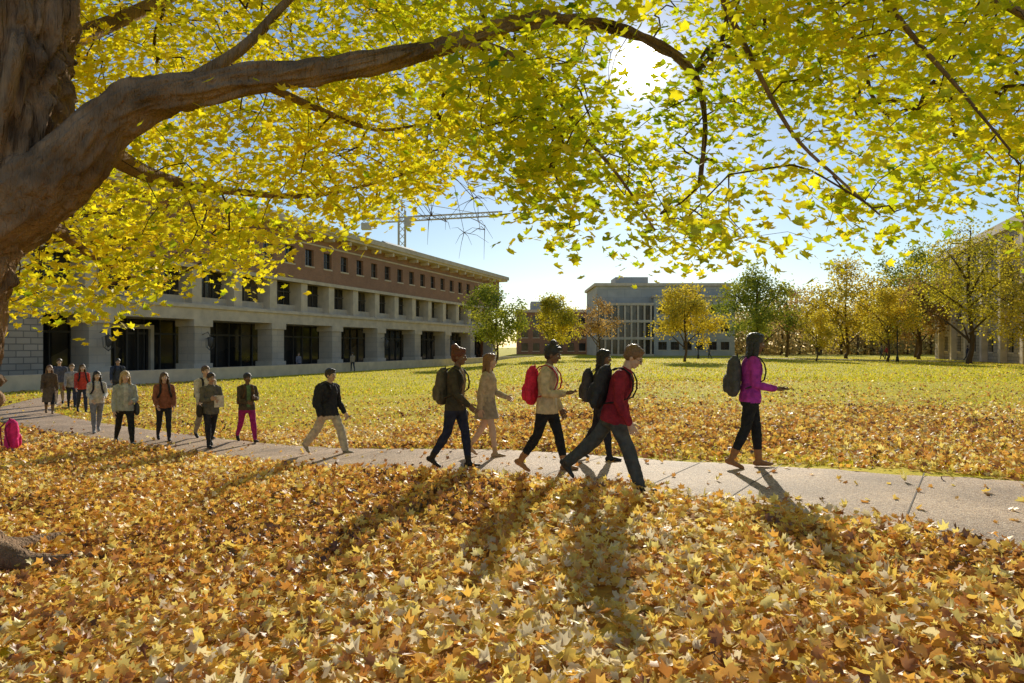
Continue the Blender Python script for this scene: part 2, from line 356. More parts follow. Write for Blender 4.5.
trunk=SP([(-90,606,6.3,.72),(-84,560,6.3,.56),(-74,480,6.3,.42),(-56,350,6.3,.37),(-32,250,6.3,.39),(-8,180,6.3,.46),(8,100,6.3,.42),(18,20,6.3,.40),(24,-100,6.35,.38),(40,-300,6.4,.33),(60,-600,6.6,.22)])
limb(mb,trunk,130,.06,sub=24,ridge=.09)
main=SP([(-5,215,6.3,.38),(40,188,6.25,.33),(78,156,6.2,.26),(110,122,6.2,.21),(150,98,6.2,.17),(200,90,6.2,.14),(250,80,6.25,.12),(330,70,6.3,.10),(400,56,6.4,.085),(460,42,6.5,.07),(520,22,6.6,.055),(580,22,6.7,.042),(640,38,6.8,.03),(690,70,6.8,.022),(705,120,6.8,.016),(700,185,6.7,.010)])
branches=[main,
 SP([(455,44,6.5,.045),(500,50,6.5,.036),(545,82,6.5,.027),(580,130,6.4,.02),(620,178,6.3,.014),(655,230,6.3,.008)]),
 SP([(30,-60,6.35,.25),(160,-140,6.2,.2),(400,-170,6,.15),(650,-120,5.8,.1),(850,-60,5.5,.07),(960,-20,5.2,.04),(1100,60,5,.02)]),
 SP([(620,-125,5.8,.05),(700,-40,5.9,.034),(742,40,5.9,.024),(790,130,5.8,.016),(840,180,5.6,.011),(880,215,5.4,.007)]),
 SP([(850,-60,5.5,.04),(900,20,5.2,.022),(960,90,5,.014),(1010,150,4.9,.008)]),
 SP([(90,140,6.2,.12),(150,175,7.2,.08),(220,190,8.2,.05),(320,195,9.4,.03),(420,170,10.2,.015)]),
 SP([(10,150,6.3,.16),(40,60,7.2,.12),(120,20,8.3,.09),(230,-20,9.5,.06),(360,0,10.5,.03)]),
 SP([(-10,230,6.3,.14),(50,225,7.5,.08),(90,255,8.8,.045),(140,280,9.8,.02)]),
 SP([(160,97,6.25,.07),(240,50,6.6,.05),(300,-10,6.8,.035),(380,-60,7,.02)]),
 SP([(255,80,6.3,.05),(320,110,7,.035),(380,130,7.6,.02),(440,120,8,.01)])]
for b in branches:
    if b is main: pts,rr=limb(mb,b,72,.05,sub=16,ridge=.032); pts=pts[::3]
    else: pts,rr=limb(mb,b,10,.03)
    skel+=pts
for a in (-70,-25,20,60,110,-120):
    c=trunk[0]; d=Vector((math.cos(R(a)),math.sin(R(a)),0)); b0=Vector(c[:3])
    pts=[]
    for k,(s,h,r) in enumerate(((.2,.5,.2),(.55,.16,.16),(.95,.02,.11),(1.5,-.01,.07),(2.1,-.05,.05))):
        q=b0+d*s+Vector((-d.y,d.x,0))*.12*math.sin(s*3+a); q.z=G(q.x)+h; pts.append(tuple(q)+(r,))
    limb(mb,pts,24,.08,sub=8,ridge=.02)
mb.obj('trunk_and_limbs',[MBARK],maple_tree)
lowx=[-150,0,60,120,160,190,240,290,330,400,440,470,500,540,580,610,650,690,720,745,765,800,825,860,890,930,970,990,1024,1150]
lowy=[330,322,325,325,300,275,292,250,242,215,190,150,195,232,272,235,268,282,245,272,205,200,262,268,238,225,175,160,262,240]
def tree_noise(p): return noise.noise(p*.6)+.6*noise.noise(p*1.5+Vector((5,2,1)))
cl=[]; bare=[]
tries=0
while tries<7600:
    tries+=1
    px=random.uniform(-140,1160); lo=float(np.interp(px,lowx,lowy)); py=random.uniform(-230,lo-14)
    if px<460: d=random.uniform(6.4,14)
    else: d=random.uniform(4.6,9.5)
    p=S(px,py,d)
    if p.z<G(p.x)+2.2: continue
    keep=.62
    th=-.45
    if px>720 and py>100: th=.03; keep=.5
    elif px>480 and py>120: th=-.12; keep=.55
    elif px>480: th=-.16; keep=.46
    if px<460: th=-.6; keep=.62
    if px<460 and py>200: th=-.42
    if lo-py<40: th+=.1
    if px<75 and 20<py<240 and d<7.6: continue
    if abs(py-float(np.interp(px,[80,150,250,400,520,600],[150,98,80,56,22,24])))<(30 if px<330 else 16) and d<6.8 and px<600: continue
    if (px-640)**2+(py-67)**2<26**2: continue
    if tree_noise(p)<th or random.random()>keep: continue
    cl.append(p)
for i in range(14):
    bare.append(S(random.uniform(420,490),random.uniform(130,240),random.uniform(8,10)))
def grow(mbt,skel,cl,rb=.0035,seg=5,sag=.06,rmax=.05):
    nodes=np.array([tuple(p) for p in skel]); pts=np.array([tuple(c) for c in cl])
    d0=np.array([np.min(np.sum((nodes-p)**2,axis=1)) for p in pts]); order=np.argsort(d0)
    ns=len(nodes); par=[-1]*ns
    arr=np.zeros((ns+len(pts)*2,3)); arr[:ns]=nodes; cnt=ns
    for i in order:
        p=pts[i]; dd=np.linalg.norm(arr[:cnt]-p,axis=1); dd[:ns]*=.75; j=int(np.argmin(dd))
        mid=(arr[j]+p)/2+rng.normal(0,.08,3)*np.linalg.norm(arr[j]-p)+np.array([0,0,sag*np.linalg.norm(arr[j]-p)])
        arr[cnt]=mid; par.append(j); arr[cnt+1]=p; par.append(cnt); cnt+=2
    ch=np.ones(cnt)
    for i in range(cnt-1,ns-1,-1): ch[par[i]]+=ch[i]
    for i in range(ns,cnt):
        j=par[i]; a=min(rb*math.sqrt(ch[i]),rmax); b=min(rb*math.sqrt(ch[j]),a*1.6,rmax) if j>=ns else a*1.2
        mbt.loft([arr[j],arr[i]],[b,a],n=seg,caps=False)
mb=MB(); grow(mb,skel,cl+bare,.0020,rmax=.022)
for bpt in bare:
    for k in range(5):
        q=bpt+Vector((random.gauss(0,.22),random.gauss(0,.22),random.gauss(-.05,.22))); mb.loft([bpt,(bpt+q)/2+Vector((0,0,.04)),q],[.005,.003,.0015],n=4,caps=False)
mb.obj('twigs',[MTW],maple_tree,smooth=True)
pos=[];rn=[];sz=[]
for c in cl:
    k=random.randint(22,36); r=random.uniform(.26,.46)
    bx_=c.x/c.y*F+512; base=float(np.interp(bx_,[0,300,450,700,1000],[.68,.66,.52,.50,.58]))+.30*noise.noise(c*.5)
    for j in range(k):
        q=c+Vector((random.gauss(0,r*.6),random.gauss(0,r*.6),random.gauss(-.05,r*.42)))
        an=math.degrees((q-Vector((0,0,CZ))).angle(SUN))
        if an<1.25 or (an<2.6 and random.random()<.5): continue
        pos.append(tuple(q)); rn.append(base+random.gauss(0,.14)); sz.append(random.uniform(.08,.155))
n=len(pos); pos=np.array(pos)
nr=np.stack([rng.normal(0,.65,n),rng.normal(0,.65,n)-.5,np.ones(n)],1)
bulk('foliage',pos,nr,np.array(sz),np.clip(np.array(rn),0,1),maple(),MLF,maple_tree,curl=.3)
print('leaves',n,'clusters',len(cl))

# ------------------------------------------------------------------ background trees
ML1=leafmat('leaf_gold',[(0,(.30,.26,.025)),(.5,(.72,.56,.04)),(1,(.94,.74,.06))],.5,.03)
ML2=leafmat('leaf_green',[(0,(.12,.17,.018)),(.5,(.32,.36,.03)),(1,(.58,.54,.05))],.45,.03)
ML3=leafmat('leaf_brown',[(0,(.20,.13,.05)),(.5,(.50,.30,.08)),(1,(.72,.48,.14))],.4,.03)
ML4=leafmat('leaf_yellow_green',[(0,(.24,.23,.02)),(.5,(.60,.52,.03)),(1,(.86,.70,.05))],.5,.03)
def bgtree(name,x,y,h,wd,mat,nc=70,per=55,ls=.26,dens_=1,seed=0,trunkf=.22):
    random.seed(seed); e=empty(name,(x,y,G(x))); mb=MB()
    tr=[(0,0,-.1,h*.022),(0,0,h*.03,h*.017),(.02*h,0,h*trunkf,h*.014),(.0,.01*h,h*.5,h*.010),(.01*h,0,h*.85,h*.004)]
    sk,_=limb(mb,tr,8,.04)
    for k in range(7):
        a=k*2.4+seed; z0=h*random.uniform(trunkf*.9,.55); l=wd*.42*random.uniform(.7,1.1)
        b=[(0,0,z0,h*.008),(math.cos(a)*l*.5,math.sin(a)*l*.5,z0+l*.45,h*.005),(math.cos(a)*l,math.sin(a)*l,z0+l*.8,h*.002)]
        s2,_=limb(mb,b,6,.03); sk+=s2
    cs=[]; zc=h*(1+trunkf)/2; rz=h*(1-trunkf)/2; sd=Vector((seed*3.1,seed,0))
    while len(cs)<nc:
        p=Vector((random.uniform(-1,1),random.uniform(-1,1),random.uniform(-1,1)))
        if p.length>1: continue
        tp=1-.35*max(p.z,0)-.15*max(-p.z,0)
        q=Vector((p.x*wd/2*tp,p.y*wd/2*tp,zc+p.z*rz))
        lim=.76+.8*noise.noise(q*.33+sd)
        if p.length>lim or noise.noise(q*.7+sd)<-.18: continue
        cs.append(q*1.0)
    grow(mb,sk[3:],cs,h*.0010,4)
    mb.obj('trunk',[MTW],e)
    pos=[];rn=[]
    for c in cs:
        b=.5+.7*noise.noise(c*.5+sd)
        for j in range(per): pos.append(tuple(c+Vector((random.gauss(0,wd*.055),random.gauss(0,wd*.055),random.gauss(0,wd*.042))))); rn.append(b+random.gauss(0,.18))
    n=len(pos); bulk('foliage',np.array(pos),rng.normal(0,1,(n,3))+np.array([0,0,.6]),rng.uniform(ls*.6,ls*1.2,n),np.clip(rn,0,1),dia(),mat,e,curl=.3)
bgtree('linden_tree',-1.8,77,9.2,8.5,ML2,90,70,.28,seed=1,trunkf=.12)
bgtree('linden_tree',4.8,80,7.4,7.6,ML4,80,60,.28,seed=2,trunkf=.12)
bgtree('oak_tree',10.6,84,7.6,7,ML3,60,34,.26,seed=3)
bgtree('linden_tree',17.7,70,8.3,8.6,ML1,95,65,.26,seed=4,trunkf=.16)
bgtree('oak_tree',34,95,13,12,ML2,110,70,.36,seed=5,trunkf=.1)
bgtree('oak_tree',41,102,11.5,9,ML3,60,36,.3,seed=6)
bgtree('maple_tree',44,90,13,13,ML1,120,65,.34,seed=7,trunkf=.1)
bgtree('maple_tree',50,84,12.5,10,ML3,100,55,.32,seed=8,trunkf=.12)
bgtree('elm_tree',41.5,62,14.2,11,ML4,130,60,.24,seed=9,trunkf=.15)
bgtree('linden_tree',38.5,70,8,7,ML1,80,60,.24,seed=10,trunkf=.12)
bgtree('oak_tree',58,98,17,13,ML2,110,60,.36,seed=11)
bgtree('linden_tree',41,54,9,6.5,ML1,90,60,.2,seed=12,trunkf=.15)
bgtree('maple_tree',33,74,5.5,5,ML1,50,60,.22,seed=13,trunkf=.15)
random.seed(5); pos=[];rn=[];mbw=MB()
for i in range(420):
    x=random.uniform(26,120); y=random.uniform(128,165); h=random.uniform(8,13.5)+4*noise.noise(Vector((x*.09,0,0)))
    if random.random()<.3: mbw.loft([(x,y,0),(x+.3,y,h*.8)],[.25,.1],n=5)
    for j in range(80):
        pos.append((x+random.gauss(0,1.8),y+random.gauss(0,1.8),max(.4,h*random.uniform(.04,1)))); rn.append(.5+.5*noise.noise(Vector((x*.2,y*.2,0)))+random.gauss(0,.15))
wd=mbw.obj('distant_trees',[MTW]); n=len(pos)
bulk('foliage',np.array(pos),rng.normal(0,1,(n,3)),rng.uniform(.5,1.0,n),np.clip(rn,0,1),dia(),leafmat('leaf_far',[(0,(.20,.21,.08)),(.5,(.54,.40,.14)),(1,(.74,.54,.2))],.45,.02),wd,curl=.3)

# ------------------------------------------------------------------ buildings
MST=brickmat('limestone',(.60,.50,.38),(.54,.45,.34),(.36,.31,.25),1.2,.5,.012)
MASH=brickmat('rough_ashlar',(.52,.43,.33),(.42,.35,.27),(.24,.21,.17),.8,.36,.03,bump=.8)
MBR=brickmat('brick',(.42,.19,.10),(.33,.15,.08),(.36,.29,.22),.22,.075,.008)
MCON=simple('trim_stone',(.68,.57,.43),.85,.14,1.5,.1,10)
MFR=simple('window_frame',(.10,.09,.08),.5,.1,4,0)
MRF=simple('roof_metal',(.25,.29,.29),.6,.15,1,0)
MGREY=brickmat('grey_concrete',(.52,.50,.45),(.47,.45,.41),(.32,.32,.30),3,1.5,.02)
MWARM=simple('lit_interior',(.30,.20,.12),.8,.6,.6,0)
m,t,o=nt('window_glass'); p=N(t,'ShaderNodeBsdfPrincipled'); p.inputs['Roughness'].default_value=.08
tc=N(t,'ShaderNodeTexCoord'); vv=N(t,'ShaderNodeTexVoronoi'); vv.inputs['Scale'].default_value=.5; L(t,tc.outputs['Object'],vv.inputs['Vector'])
rr_=ramp(t,[(0,(.012,.013,.015)),(.7,(.05,.045,.04)),(1,(.16,.12,.08))]); sp=N(t,'ShaderNodeSeparateColor'); L(t,vv.outputs['Color'],sp.inputs[0]); L(t,sp.outputs[0],rr_.inputs['Fac']); L(t,rr_.outputs[0],p.inputs['Base Color']); L(t,p.outputs[0],o.inputs[0]); MGL=m
MATS=[MST,MBR,MCON,MGL,MFR,MRF,MASH,MGREY,MWARM]
def facade(mb,x0,x1,z0,z1,yf,depth,rows,xs,ww,mat,frame=True,mull=1):
    zs=[z0]
    for a,b in rows: zs+=[a,b]
    zs.append(z1)
    for i in range(0,len(zs),2):
        mb.box(x0,x1,yf-depth,yf,zs[i],zs[i+1],mat)
    for a,b in rows:
        cur=x0
        for c in xs:
            if c-ww/2>cur+.01: mb.box(cur,c-ww/2,yf-depth,yf-.003,a,b,mat)
            cur=c+ww/2
            mb.box(c-ww/2,c+ww/2,yf-depth,yf-depth+.06,a,b,3)
            if frame:
                for k in range(mull+2):
                    xx=c-ww/2+ww*k/(mull+1); mb.box(max(xx-.04,c-ww/2),min(xx+.04,c+ww/2),yf-depth+.06,yf-depth+.12,a,b,4)
                mb.box(c-ww/2+.04,c+ww/2-.04,yf-depth+.061,yf-depth+.115,(a+b)/2-.03,(a+b)/2+.03,4)
                mb.box(c-ww/2-.08,c+ww/2+.08,yf-.1,yf+.06,a-.14,a-.002,2)
        if x1>cur: mb.box(cur,x1,yf-depth,yf-.003,a,b,mat)
def frameobj(name,ox,oy,flip=False):
    e=bpy.data.objects.new(name,None); sc.collection.objects.link(e)
    u=Vector((.3387,.9409,0)); nn=Vector((.9409,-.3387,0))*(-1 if flip else 1); z=Vector((0,0,1))
    M=Matrix((u,nn,z)).transposed().to_4x4(); M.translation=Vector((ox,oy,0))
    if M.to_3x3().determinant()<0:
        M=Matrix((-u,nn,z)).transposed().to_4x4(); M.translation=Vector((ox,oy,0))
    e.matrix_world=M; return e,(M.to_3x3()@Vector((1,0,0))).dot(u)
A,sgn=frameobj('library_building',-2.2,108)
mb=MB()
def bx(x0,x1,*r):
    a,b=(x0*sgn,x1*sgn); mb.box(min(a,b),max(a,b),*r)
XE=-92
bx(XE,0,-26,-3.2,.3,4.0,1); bx(XE,0,-26,-1.5,5.15,7.8,1)
bx(-73.5,0,-3.18,-3.05,.35,4.0,3)
for k in range(0,53):
    x=-73.4+k*1.4; bx(x,x+.09,-3.05,-2.93,.35,4.0,4)
bx(-73.5,0,-3.05,-2.95,2.9,3.05,4)
bx(-73.6,.6,-3.19,.35,4.0,5.15,2); bx(-73.6,.75,.352,.5,4.85,5.05,2)
for x in (-69.7,-61.4,-53,-44.4,-36.2,-27.7,-19.3,-11,-2.6):
    bx(x-.75,x+.75,-1.2,.3,.35,3.5,0); bx(x-.9,x+.9,-1.35,.42,3.5,3.998,2); bx(x-.9,x+.9,-1.3,.4,.352,.8,2)
bx(XE,-.2,-1.45,-1.3,5.15,7.8,3)
k=XE+1
while k<0:
    bx(k-.45,k+.45,-1.3,-.02,5.151,7.8,2)
    for j in (1.2,2.0,2.8):
        if k+j<0: bx(k+j,k+j+.08,-1.3,-1.22,5.15,7.8,4)
    k+=4.2
bx(XE,0,-.9,-.75,5.152,5.75,2)
bx(XE,0,-1.3,-1.2,6.9,7.0,4)
bx(0,.25,-26,-1.0,.3,7.8,1)
xs=sorted([ (XE+1.6+2.8*i)*sgn for i in range(int((-XE-1)/2.8))])
a0,a1=sorted((XE*sgn,.25*sgn))
facade(mb,a0,a1,7.8,12.3,.1,.35,[(9.4,10.9)],xs,1.25,1)
bx(XE,.25,-26,-.25,7.8,12.3,1)
bx(XE,.3,.103,.22,7.75,8.05,2); bx(XE,.3,.103,.17,11.35,11.5,2)
bx(XE-.5,.8,-27,1.3,12.3,12.55,2); bx(XE-.7,1.0,-27.2,1.5,12.55,13.05,2)
for i in range(32): x=XE+1+i*2.8; bx(x,x+.35,.1,1.1,11.9,12.298,2)
bx(XE,0,-25,-3,13.05,13.3,5)
for xc in (-47,-22):
    i0=len(mb.v)
    for (x,y,z) in ((xc-4,-2,13.3),(xc+4,-2,13.3),(xc+4,-9,13.3),(xc-4,-9,13.3),(xc-4,-5.5,15.3),(xc+4,-5.5,15.3)): mb.v.append(Vector((x*sgn,y,z)))
    for f in ((0,1,5,4),(2,3,4,5),(1,2,5),(3,0,4)): mb.f.append(tuple(i0+q for q in f)); mb.m.append(5)
bx(XE-30,-73.5,-26,.6,-.8,5.15,6); bx(XE-30,-73.4,-26,.75,5.15,5.6,2)
bx(XE-30,XE,-26,-1.5,5.6,12.3,1)
bx(-120,4,-3,4.4,-.8,.34,6); bx(-120,4.1,4.2,4.6,-.8,.62,2)
bx(-67.5,-67.2,-2.9,-2.5,.35,3.3,2); bx(-63.4,-63.1,-2.9,-2.5,.35,3.3,2); bx(-67.5,-63.1,-2.9,-2.5,3.3,3.6,2)
for j in range(5): bx(-67.1+j*.92,-67.0+j*.92,-2.9,-2.7,.35,3.3,4)
mb.obj('walls_and_windows',MATS,A,smooth=False)
ml=MB()
for x in (-69.7,-61.4,-36.2,-19.3):
    X0=x*sgn
    ml.loft([(X0,.3,2.9),(X0,.8,3.1),(X0,1.0,2.8)],[.03,.03,.03],n=6); ml.loft([(X0,1.0,2.75),(X0,1.0,2.7),(X0,1.0,2.1),(X0,1.0,2.0)],[.05,.2,.14,.05],n=6)
    for a in range(8):
        q=a*math.pi/4; ml.loft([(X0,1.0,2.7),(X0+.38*math.cos(q),1.0+.3*math.sin(q),2.6),(X0+.3*math.cos(q),1.0+.25*math.sin(q),2.0),(X0,1.0,1.75)],[.015]*4,n=4)
ml.obj('wall_lanterns',[MFR],A)
Bd=empty('science_hall',(15.1,118,.3)); mb=MB()
mb.box(0,24,4,20,0,12.6,7); mb.box(-.4,24.4,3.6,20.4,12.6,13.1,2)
mb.box(0,9.5,2.5,3.95,0,9.0,3)
for i in range(9): mb.box(i*1.15,i*1.15+.3,2.0,2.5,0,9.0,2)
for z in (0,3.0,6.0,9.0): mb.box(-.2,9.8,1.9,2.49,z-.002,z+.45,2)
facade_mb=MB()
facade(facade_mb,0,14.2,0,10.4,0,.3,[(1.2,2.6),(4.4,5.8),(7.6,9.0)],[1.5+2.2*i for i in range(6)],1.5,7)
for v in facade_mb.v: v.y=2.2-v.y; v.x=v.x+9.9
mb2=MB(); mb2.v=facade_mb.v; mb2.f=[tuple(reversed(f)) for f in facade_mb.f]; mb2.m=facade_mb.m
mb2.obj('front_wing',MATS,Bd,False); mb.box(9.9,24.1,2.51,3.99,0,10.4,7); mb.box(9.7,24.3,1.8,4.2,10.4,10.8,2); mb.box(4,10,8,14,13.1,14.6,7)
mb.obj('main_block',MATS,Bd,False)
Dd=empty('classroom_building',(1.0,142,0)); mb=MB()
mb.box(0,22,.5,14,0,9.2,1); mb.box(-.3,22.3,0,14.3,9.2,9.8,2); mb.box(3,9,2,10,9.8,11.6,7)
for i in range(9):
    for z in (1.2,4,6.8): mb.box(1+i*2.4,2.3+i*2.4,.42,.49,z,z+1.6,3); mb.box(.9+i*2.4,2.4+i*2.4,.3,.498,z-.2,z-.01,2)
mb.obj('walls',MATS,Dd,False)
C,sg2=frameobj('stone_hall',45+.353*-20,40,True); mb=MB()
L2=54
a0,a1=sorted((0,L2*sg2)); xs=sorted([(1.8+2.9*i)*sg2 for i in range(18)])
facade(mb,a0,a1,.2,13.0,0,.4,[(1.5,3.3),(4.7,6.5),(7.9,9.6),(11.0,12.3)],xs,1.4,6)
mb.box(a0,a1,-18,-.4,.2,13.0,6); mb.box(a0-.3,a1+.3,-18.3,.4,13.0,13.4,2); mb.box(a0,a1,-18,.1,13.4,14.0,0)
for i in range(9):
    x=(3.2+5.8*i)*sg2; mb.box(x-.35,x+.35,.002,.55,.2,12.4,2)
for i in range(3):
    x=(10+16*i)*sg2; mb.box(x-1,x+1,-9,-7,14.0,16.6,1)
mb.obj('walls_and_windows',MATS,C,False)

K=empty('tower_crane',(-27.4,170,0)); mb=MB()
def lattice(p0,p1,w,n,r):
    p0=Vector(p0);p1=Vector(p1); d=(p1-p0).normalized(); a=Vector((0,1,0)); b=d.cross(a)
    cs=[a*w+b*w,a*w-b*w,-a*w-b*w,-a*w+b*w]
    for c in cs: mb.loft([p0+c,p1+c],[r,r],n=4)
    for i in range(n):
        q0=p0.lerp(p1,i/n); q1=p0.lerp(p1,(i+1)/n)
        for j in range(4): mb.loft([q0+cs[j],q1+cs[(j+1)%4]],[r*.6]*2,n=4)
lattice((0,0,0),(0,0,36),.8,20,.14); lattice((-10,0,33.2),(25,0,35.2),.5,26,.10)
mb.loft([(0,0,38.5),(18,0,35.4)],[.07]*2,n=4); mb.loft([(0,0,38.5),(-9,0,33.8)],[.07]*2,n=4); mb.loft([(0,0,36),(0,0,38.6)],[.3,.1],n=4)
mb.box(-10,-7.5,-.8,.8,31.2,32.8); mb.box(.9,2.4,-.8,.8,32,34)
mb.obj('lattice',[simple('crane_paint',(.5,.48,.44),.5,.1,2,0)],K,False)

MIR=simple('black_iron',(.03,.03,.03),.5,.2,5,0); MGW=simple('lamp_globe',(.7,.68,.6),.3,.05,5,0)
for x,y,h in ((39.1,69.3,4.3),(24,88,4.4),(60,72,4.6)):
    e=empty('street_lamp',(x,y,G(x))); mb=MB()
    mb.loft([(0,0,0),(0,0,.5),(0,0,.6),(0,0,h-.7)],[.16,.13,.07,.05],n=10); mb.loft([(0,0,h-.7),(0,0,h-.6)],[.14,.14],n=10)
    mb.loft([(0,0,h-.05),(0,0,h+.1),(0,0,h+.25)],[.24,.15,.03],n=10); mb.obj('post',[MIR],e)
    m3=MB(); m3.loft([(0,0,h-.58),(0,0,h-.3),(0,0,h-.08)],[.13,.2,.2],n=10); m3.obj('lantern',[MGW],e)

# ------------------------------------------------------------------ people
_mc={}
def cm(kind,col):
    k=(kind,tuple(col))
    if k not in _mc:
        if kind=='skin': _mc[k]=simple('skin',col,.5,.08,20,.05,120,.4,dist=.002)
        elif kind=='hair': _mc[k]=simple('hair',col,.45,.35,60,.8,90,.5,dist=.01)
        elif kind=='shoe': _mc[k]=simple('shoe',col,.6,.15,30,.1,90)
        else: _mc[k]=simple('cloth',col,.88,.28,14,.8,18,.15,dist=.03)
    return _mc[k]
MEW=simple('eye_white',(.75,.73,.7),.3,.03,5,0); MEI=simple('iris',(.03,.02,.015),.2,.1,5,0); MPH=simple('phone_glass',(.02,.02,.025),.15,.1,5,0)
SK={'w':(.62,.41,.30),'b':(.20,.11,.065),'m':(.42,.26,.18),'a':(.56,.39,.28)}
def hand(mb,wr,d,n,sg,curl,mat=0):
    d=d.normalized(); n=(n-d*n.dot(d)).normalized(); w_=n.cross(d)*sg
    mb.loft([wr-d*.015,wr+d*.02,wr+d*.06,wr+d*.088],[(.019,.024),(.016,.031),(.015,.040),(.012,.038)],side=w_,n=10,mat=mat)
    for o_,Lf in ((.030,.070),(.0105,.080),(-.010,.074),(-.029,.058)):
        b=wr+d*.085+w_*o_; ang=0; pts=[b-d*.01,b]
        for k,fr in enumerate((.45,.32,.23)):
            ang+=curl*(1+.15*k); dd=d*math.cos(ang)+n*math.sin(ang)+w_*o_*1.2; b=b+dd.normalized()*Lf*fr*1.05; pts.append(b)
        mb.loft(pts,[.0095,.0095,.0088,.008,.0068],side=w_,n=7,mat=mat)
    b=wr+d*.022+w_*.024; dd=(d*.65+w_*.7+n*.25).normalized(); b2=b+dd*.035; b3=b2+(d*.85+w_*.3+n*.4).normalized()*.03; b4=b3+(d*.9+n*.45).normalized()*.022
    mb.loft([b-dd*.01,b,b2,b3,b4],[.012,.0125,.0105,.009,.0075],side=n,n=7,mat=mat)
STRIDE=((26,6,-14),(-22,20,40)); STRIDE2=((-22,20,40),(26,6,-14)); MID=((15,8,-5),(-12,22,26)); MID2=((-12,22,26),(15,8,-5)); WIDE=((30,12,-10),(-28,16,44))
def packmesh(pk,TP,od):
    pk.loft([TP(od,0,t_) for t_ in (.0,.05,.2,.34,.42,.455)],[(.065,.125),(.088,.15),(.092,.152),(.085,.145),(.07,.125),(.04,.08)],n=18)
    pk.loft([TP(od-.085,0,t_) for t_ in (.03,.08,.18,.22)],[(.03,.09),(.042,.115),(.04,.11),(.025,.09)],n=14)
    for s in (1,-1): pk.loft([TP(od+.01,.155*s,.03),TP(od+.01,.158*s,.15)],[(.04,.022),(.038,.02)],n=10)
def person(name,x,y,H,hd,P):
    fem=P.get('fem',True); q=P.get('lod',0); lean=R(P.get('lean',3)); j=P.get('j',.012)
    vx=.0125 if not q else .018
    e=empty(name,(x,y,G(x)+P.get('dz',.02)),R(hd),H/1.72)
    T=Vector((math.sin(lean),0,math.cos(lean))); Fw=Vector((math.cos(lean),0,-math.sin(lean))); Lf=Vector((0,1,0))
    legs=[];mz=9
    for s,(a,k,p) in zip((1,-1),P.get('legs',STRIDE)):
        a,k,p=R(a),R(k),R(p); hip=Lf*.088*s; kn=hip+Vector((math.sin(a),0,-math.cos(a)))*.43; an=kn+Vector((math.sin(a-k),0,-math.cos(a-k)))*.42
        tx=Vector((math.cos(p),0,-math.sin(p))); tz=Vector((math.sin(p),0,math.cos(p)))
        for f_,u_ in ((-.06,-.075),(.16,-.075)): mz=min(mz,(an+tx*f_+tz*u_).z)
        legs.append((hip,kn,an,tx,tz))
    up=Vector((0,0,-mz)); O=up
    def TP(f,l,t): return O+T*t+Fw*f+Lf*l
    sw=.185 if not fem else .162; kf=1.0 if not fem else .92
    hem=P.get('hem',-.08)
    b=MB()
    b.loft([TP(0,0,t) for t in (-.09,-.03,.03,.09,.15)],[(.085,.13),(.112,.168),(.115,.165),(.105,.148),(.09,.13)],n=18)
    prof=[(hem,.118+j,.172+j),(.03,.112+j,.163+j),(.12,.10+j,.145*(.93 if fem else 1.03)+j),(.22,.108+j,.15+j),(.32,(.122 if fem else .118)+j,.165*kf+j),(.40,.102+j,.165*kf+j),(.45,.078+j,.125*kf+j*.5),(.49,.062,.07)]
    b.loft([TP(.0,0,p[0]) for p in prof],[(p[1],p[2]) for p in prof],n=20)
    if P.get('hood'): b.ball(TP(-.09,0,.47),(.075,.11,.06),(Fw,Lf,T))
    if P.get('collar'): b.loft([TP(0,0,.45),TP(.01,0,.53)],[(.075,.08),(.07,.075)],n=14)
    ll=.006 if not P.get('bare') else -.004
    lo=P.get('loose',0)
    bones=[]
    for (hip,kn,an,tx,tz) in legs:
        hip,kn,an=hip+up,kn+up,an+up
        b.loft([hip+Vector((0,0,.02)),hip.lerp(kn,.3),hip.lerp(kn,.7),kn,kn.lerp(an,.3),kn.lerp(an,.65),an+(kn-an)*.06],[.094+ll,.088+ll,.068+ll+lo*.5,.058+ll+lo,.060+ll+lo,.046+ll+lo*1.3,.038+ll+lo*1.6],n=14)
        b.loft([an+tx*f_+tz*u_ for f_,u_ in ((-.05,-.036),(.0,-.03),(.07,-.04),(.13,-.05),(.17,-.053))],[(.037,.034),(.044,.038),(.034,.043),(.025,.044),(.019,.034)],n=12)
        b.loft([an+tz*-.03,an+tz*.04],[.042,.04],n=10)
        bones.append((hip,kn,an))
    armb=[]; hands=[]
    for s,(a,el,ab,inw) in zip((1,-1),P.get('arms',((-15,15,8,0),(20,20,8,0)))):
        a,el,ab,inw=R(a)+lean*.3,R(el),R(ab),R(inw)
        sh=TP(-.005,sw*s,.415); u1=Vector((math.sin(a)*math.cos(ab),s*math.sin(ab),-math.cos(a)*math.cos(ab)))
        eb=sh+u1*.285; a2=a+el; h=Vector((math.sin(a2),0,-math.cos(a2)))
        h=Vector((h.x*math.cos(inw),-s*math.sin(inw)*max(abs(h.x),.2)+s*math.sin(ab)*.5,h.z)).normalized()
        wr=eb+h*.245
        jj=j*.8
        b.loft([sh+Lf*(-s*.05)+T*.01,sh,sh.lerp(eb,.4),eb,eb.lerp(wr,.35),wr],[.058+jj,.058+jj,.05+jj,.042+jj,.041+jj,.030+jj],n=12)
        armb.append((sh,eb,wr))
        nrm=Vector((0,-s,0)) if el<R(55) else Vector((.25,-.3*s,.9)) if P.get('phone')==s else Vector((0,-s,.2))
        hands.append((wr,h,nrm,s))
    me=remesh(b,vx,3 if not q else 2,P.get('wr',.022),.07)
    for mm_ in (cm('cloth',P['top']),cm('cloth',P['bot']),cm('shoe',P['shoe']),cm('skin',SK[P['skin']]),cm('cloth',P.get('inner',P['top']))): me.materials.append(mm_)
    nf=len(me.polygons); C_=np.zeros(nf*3); me.polygons.foreach_get('center',C_); C_=C_.reshape(-1,3)
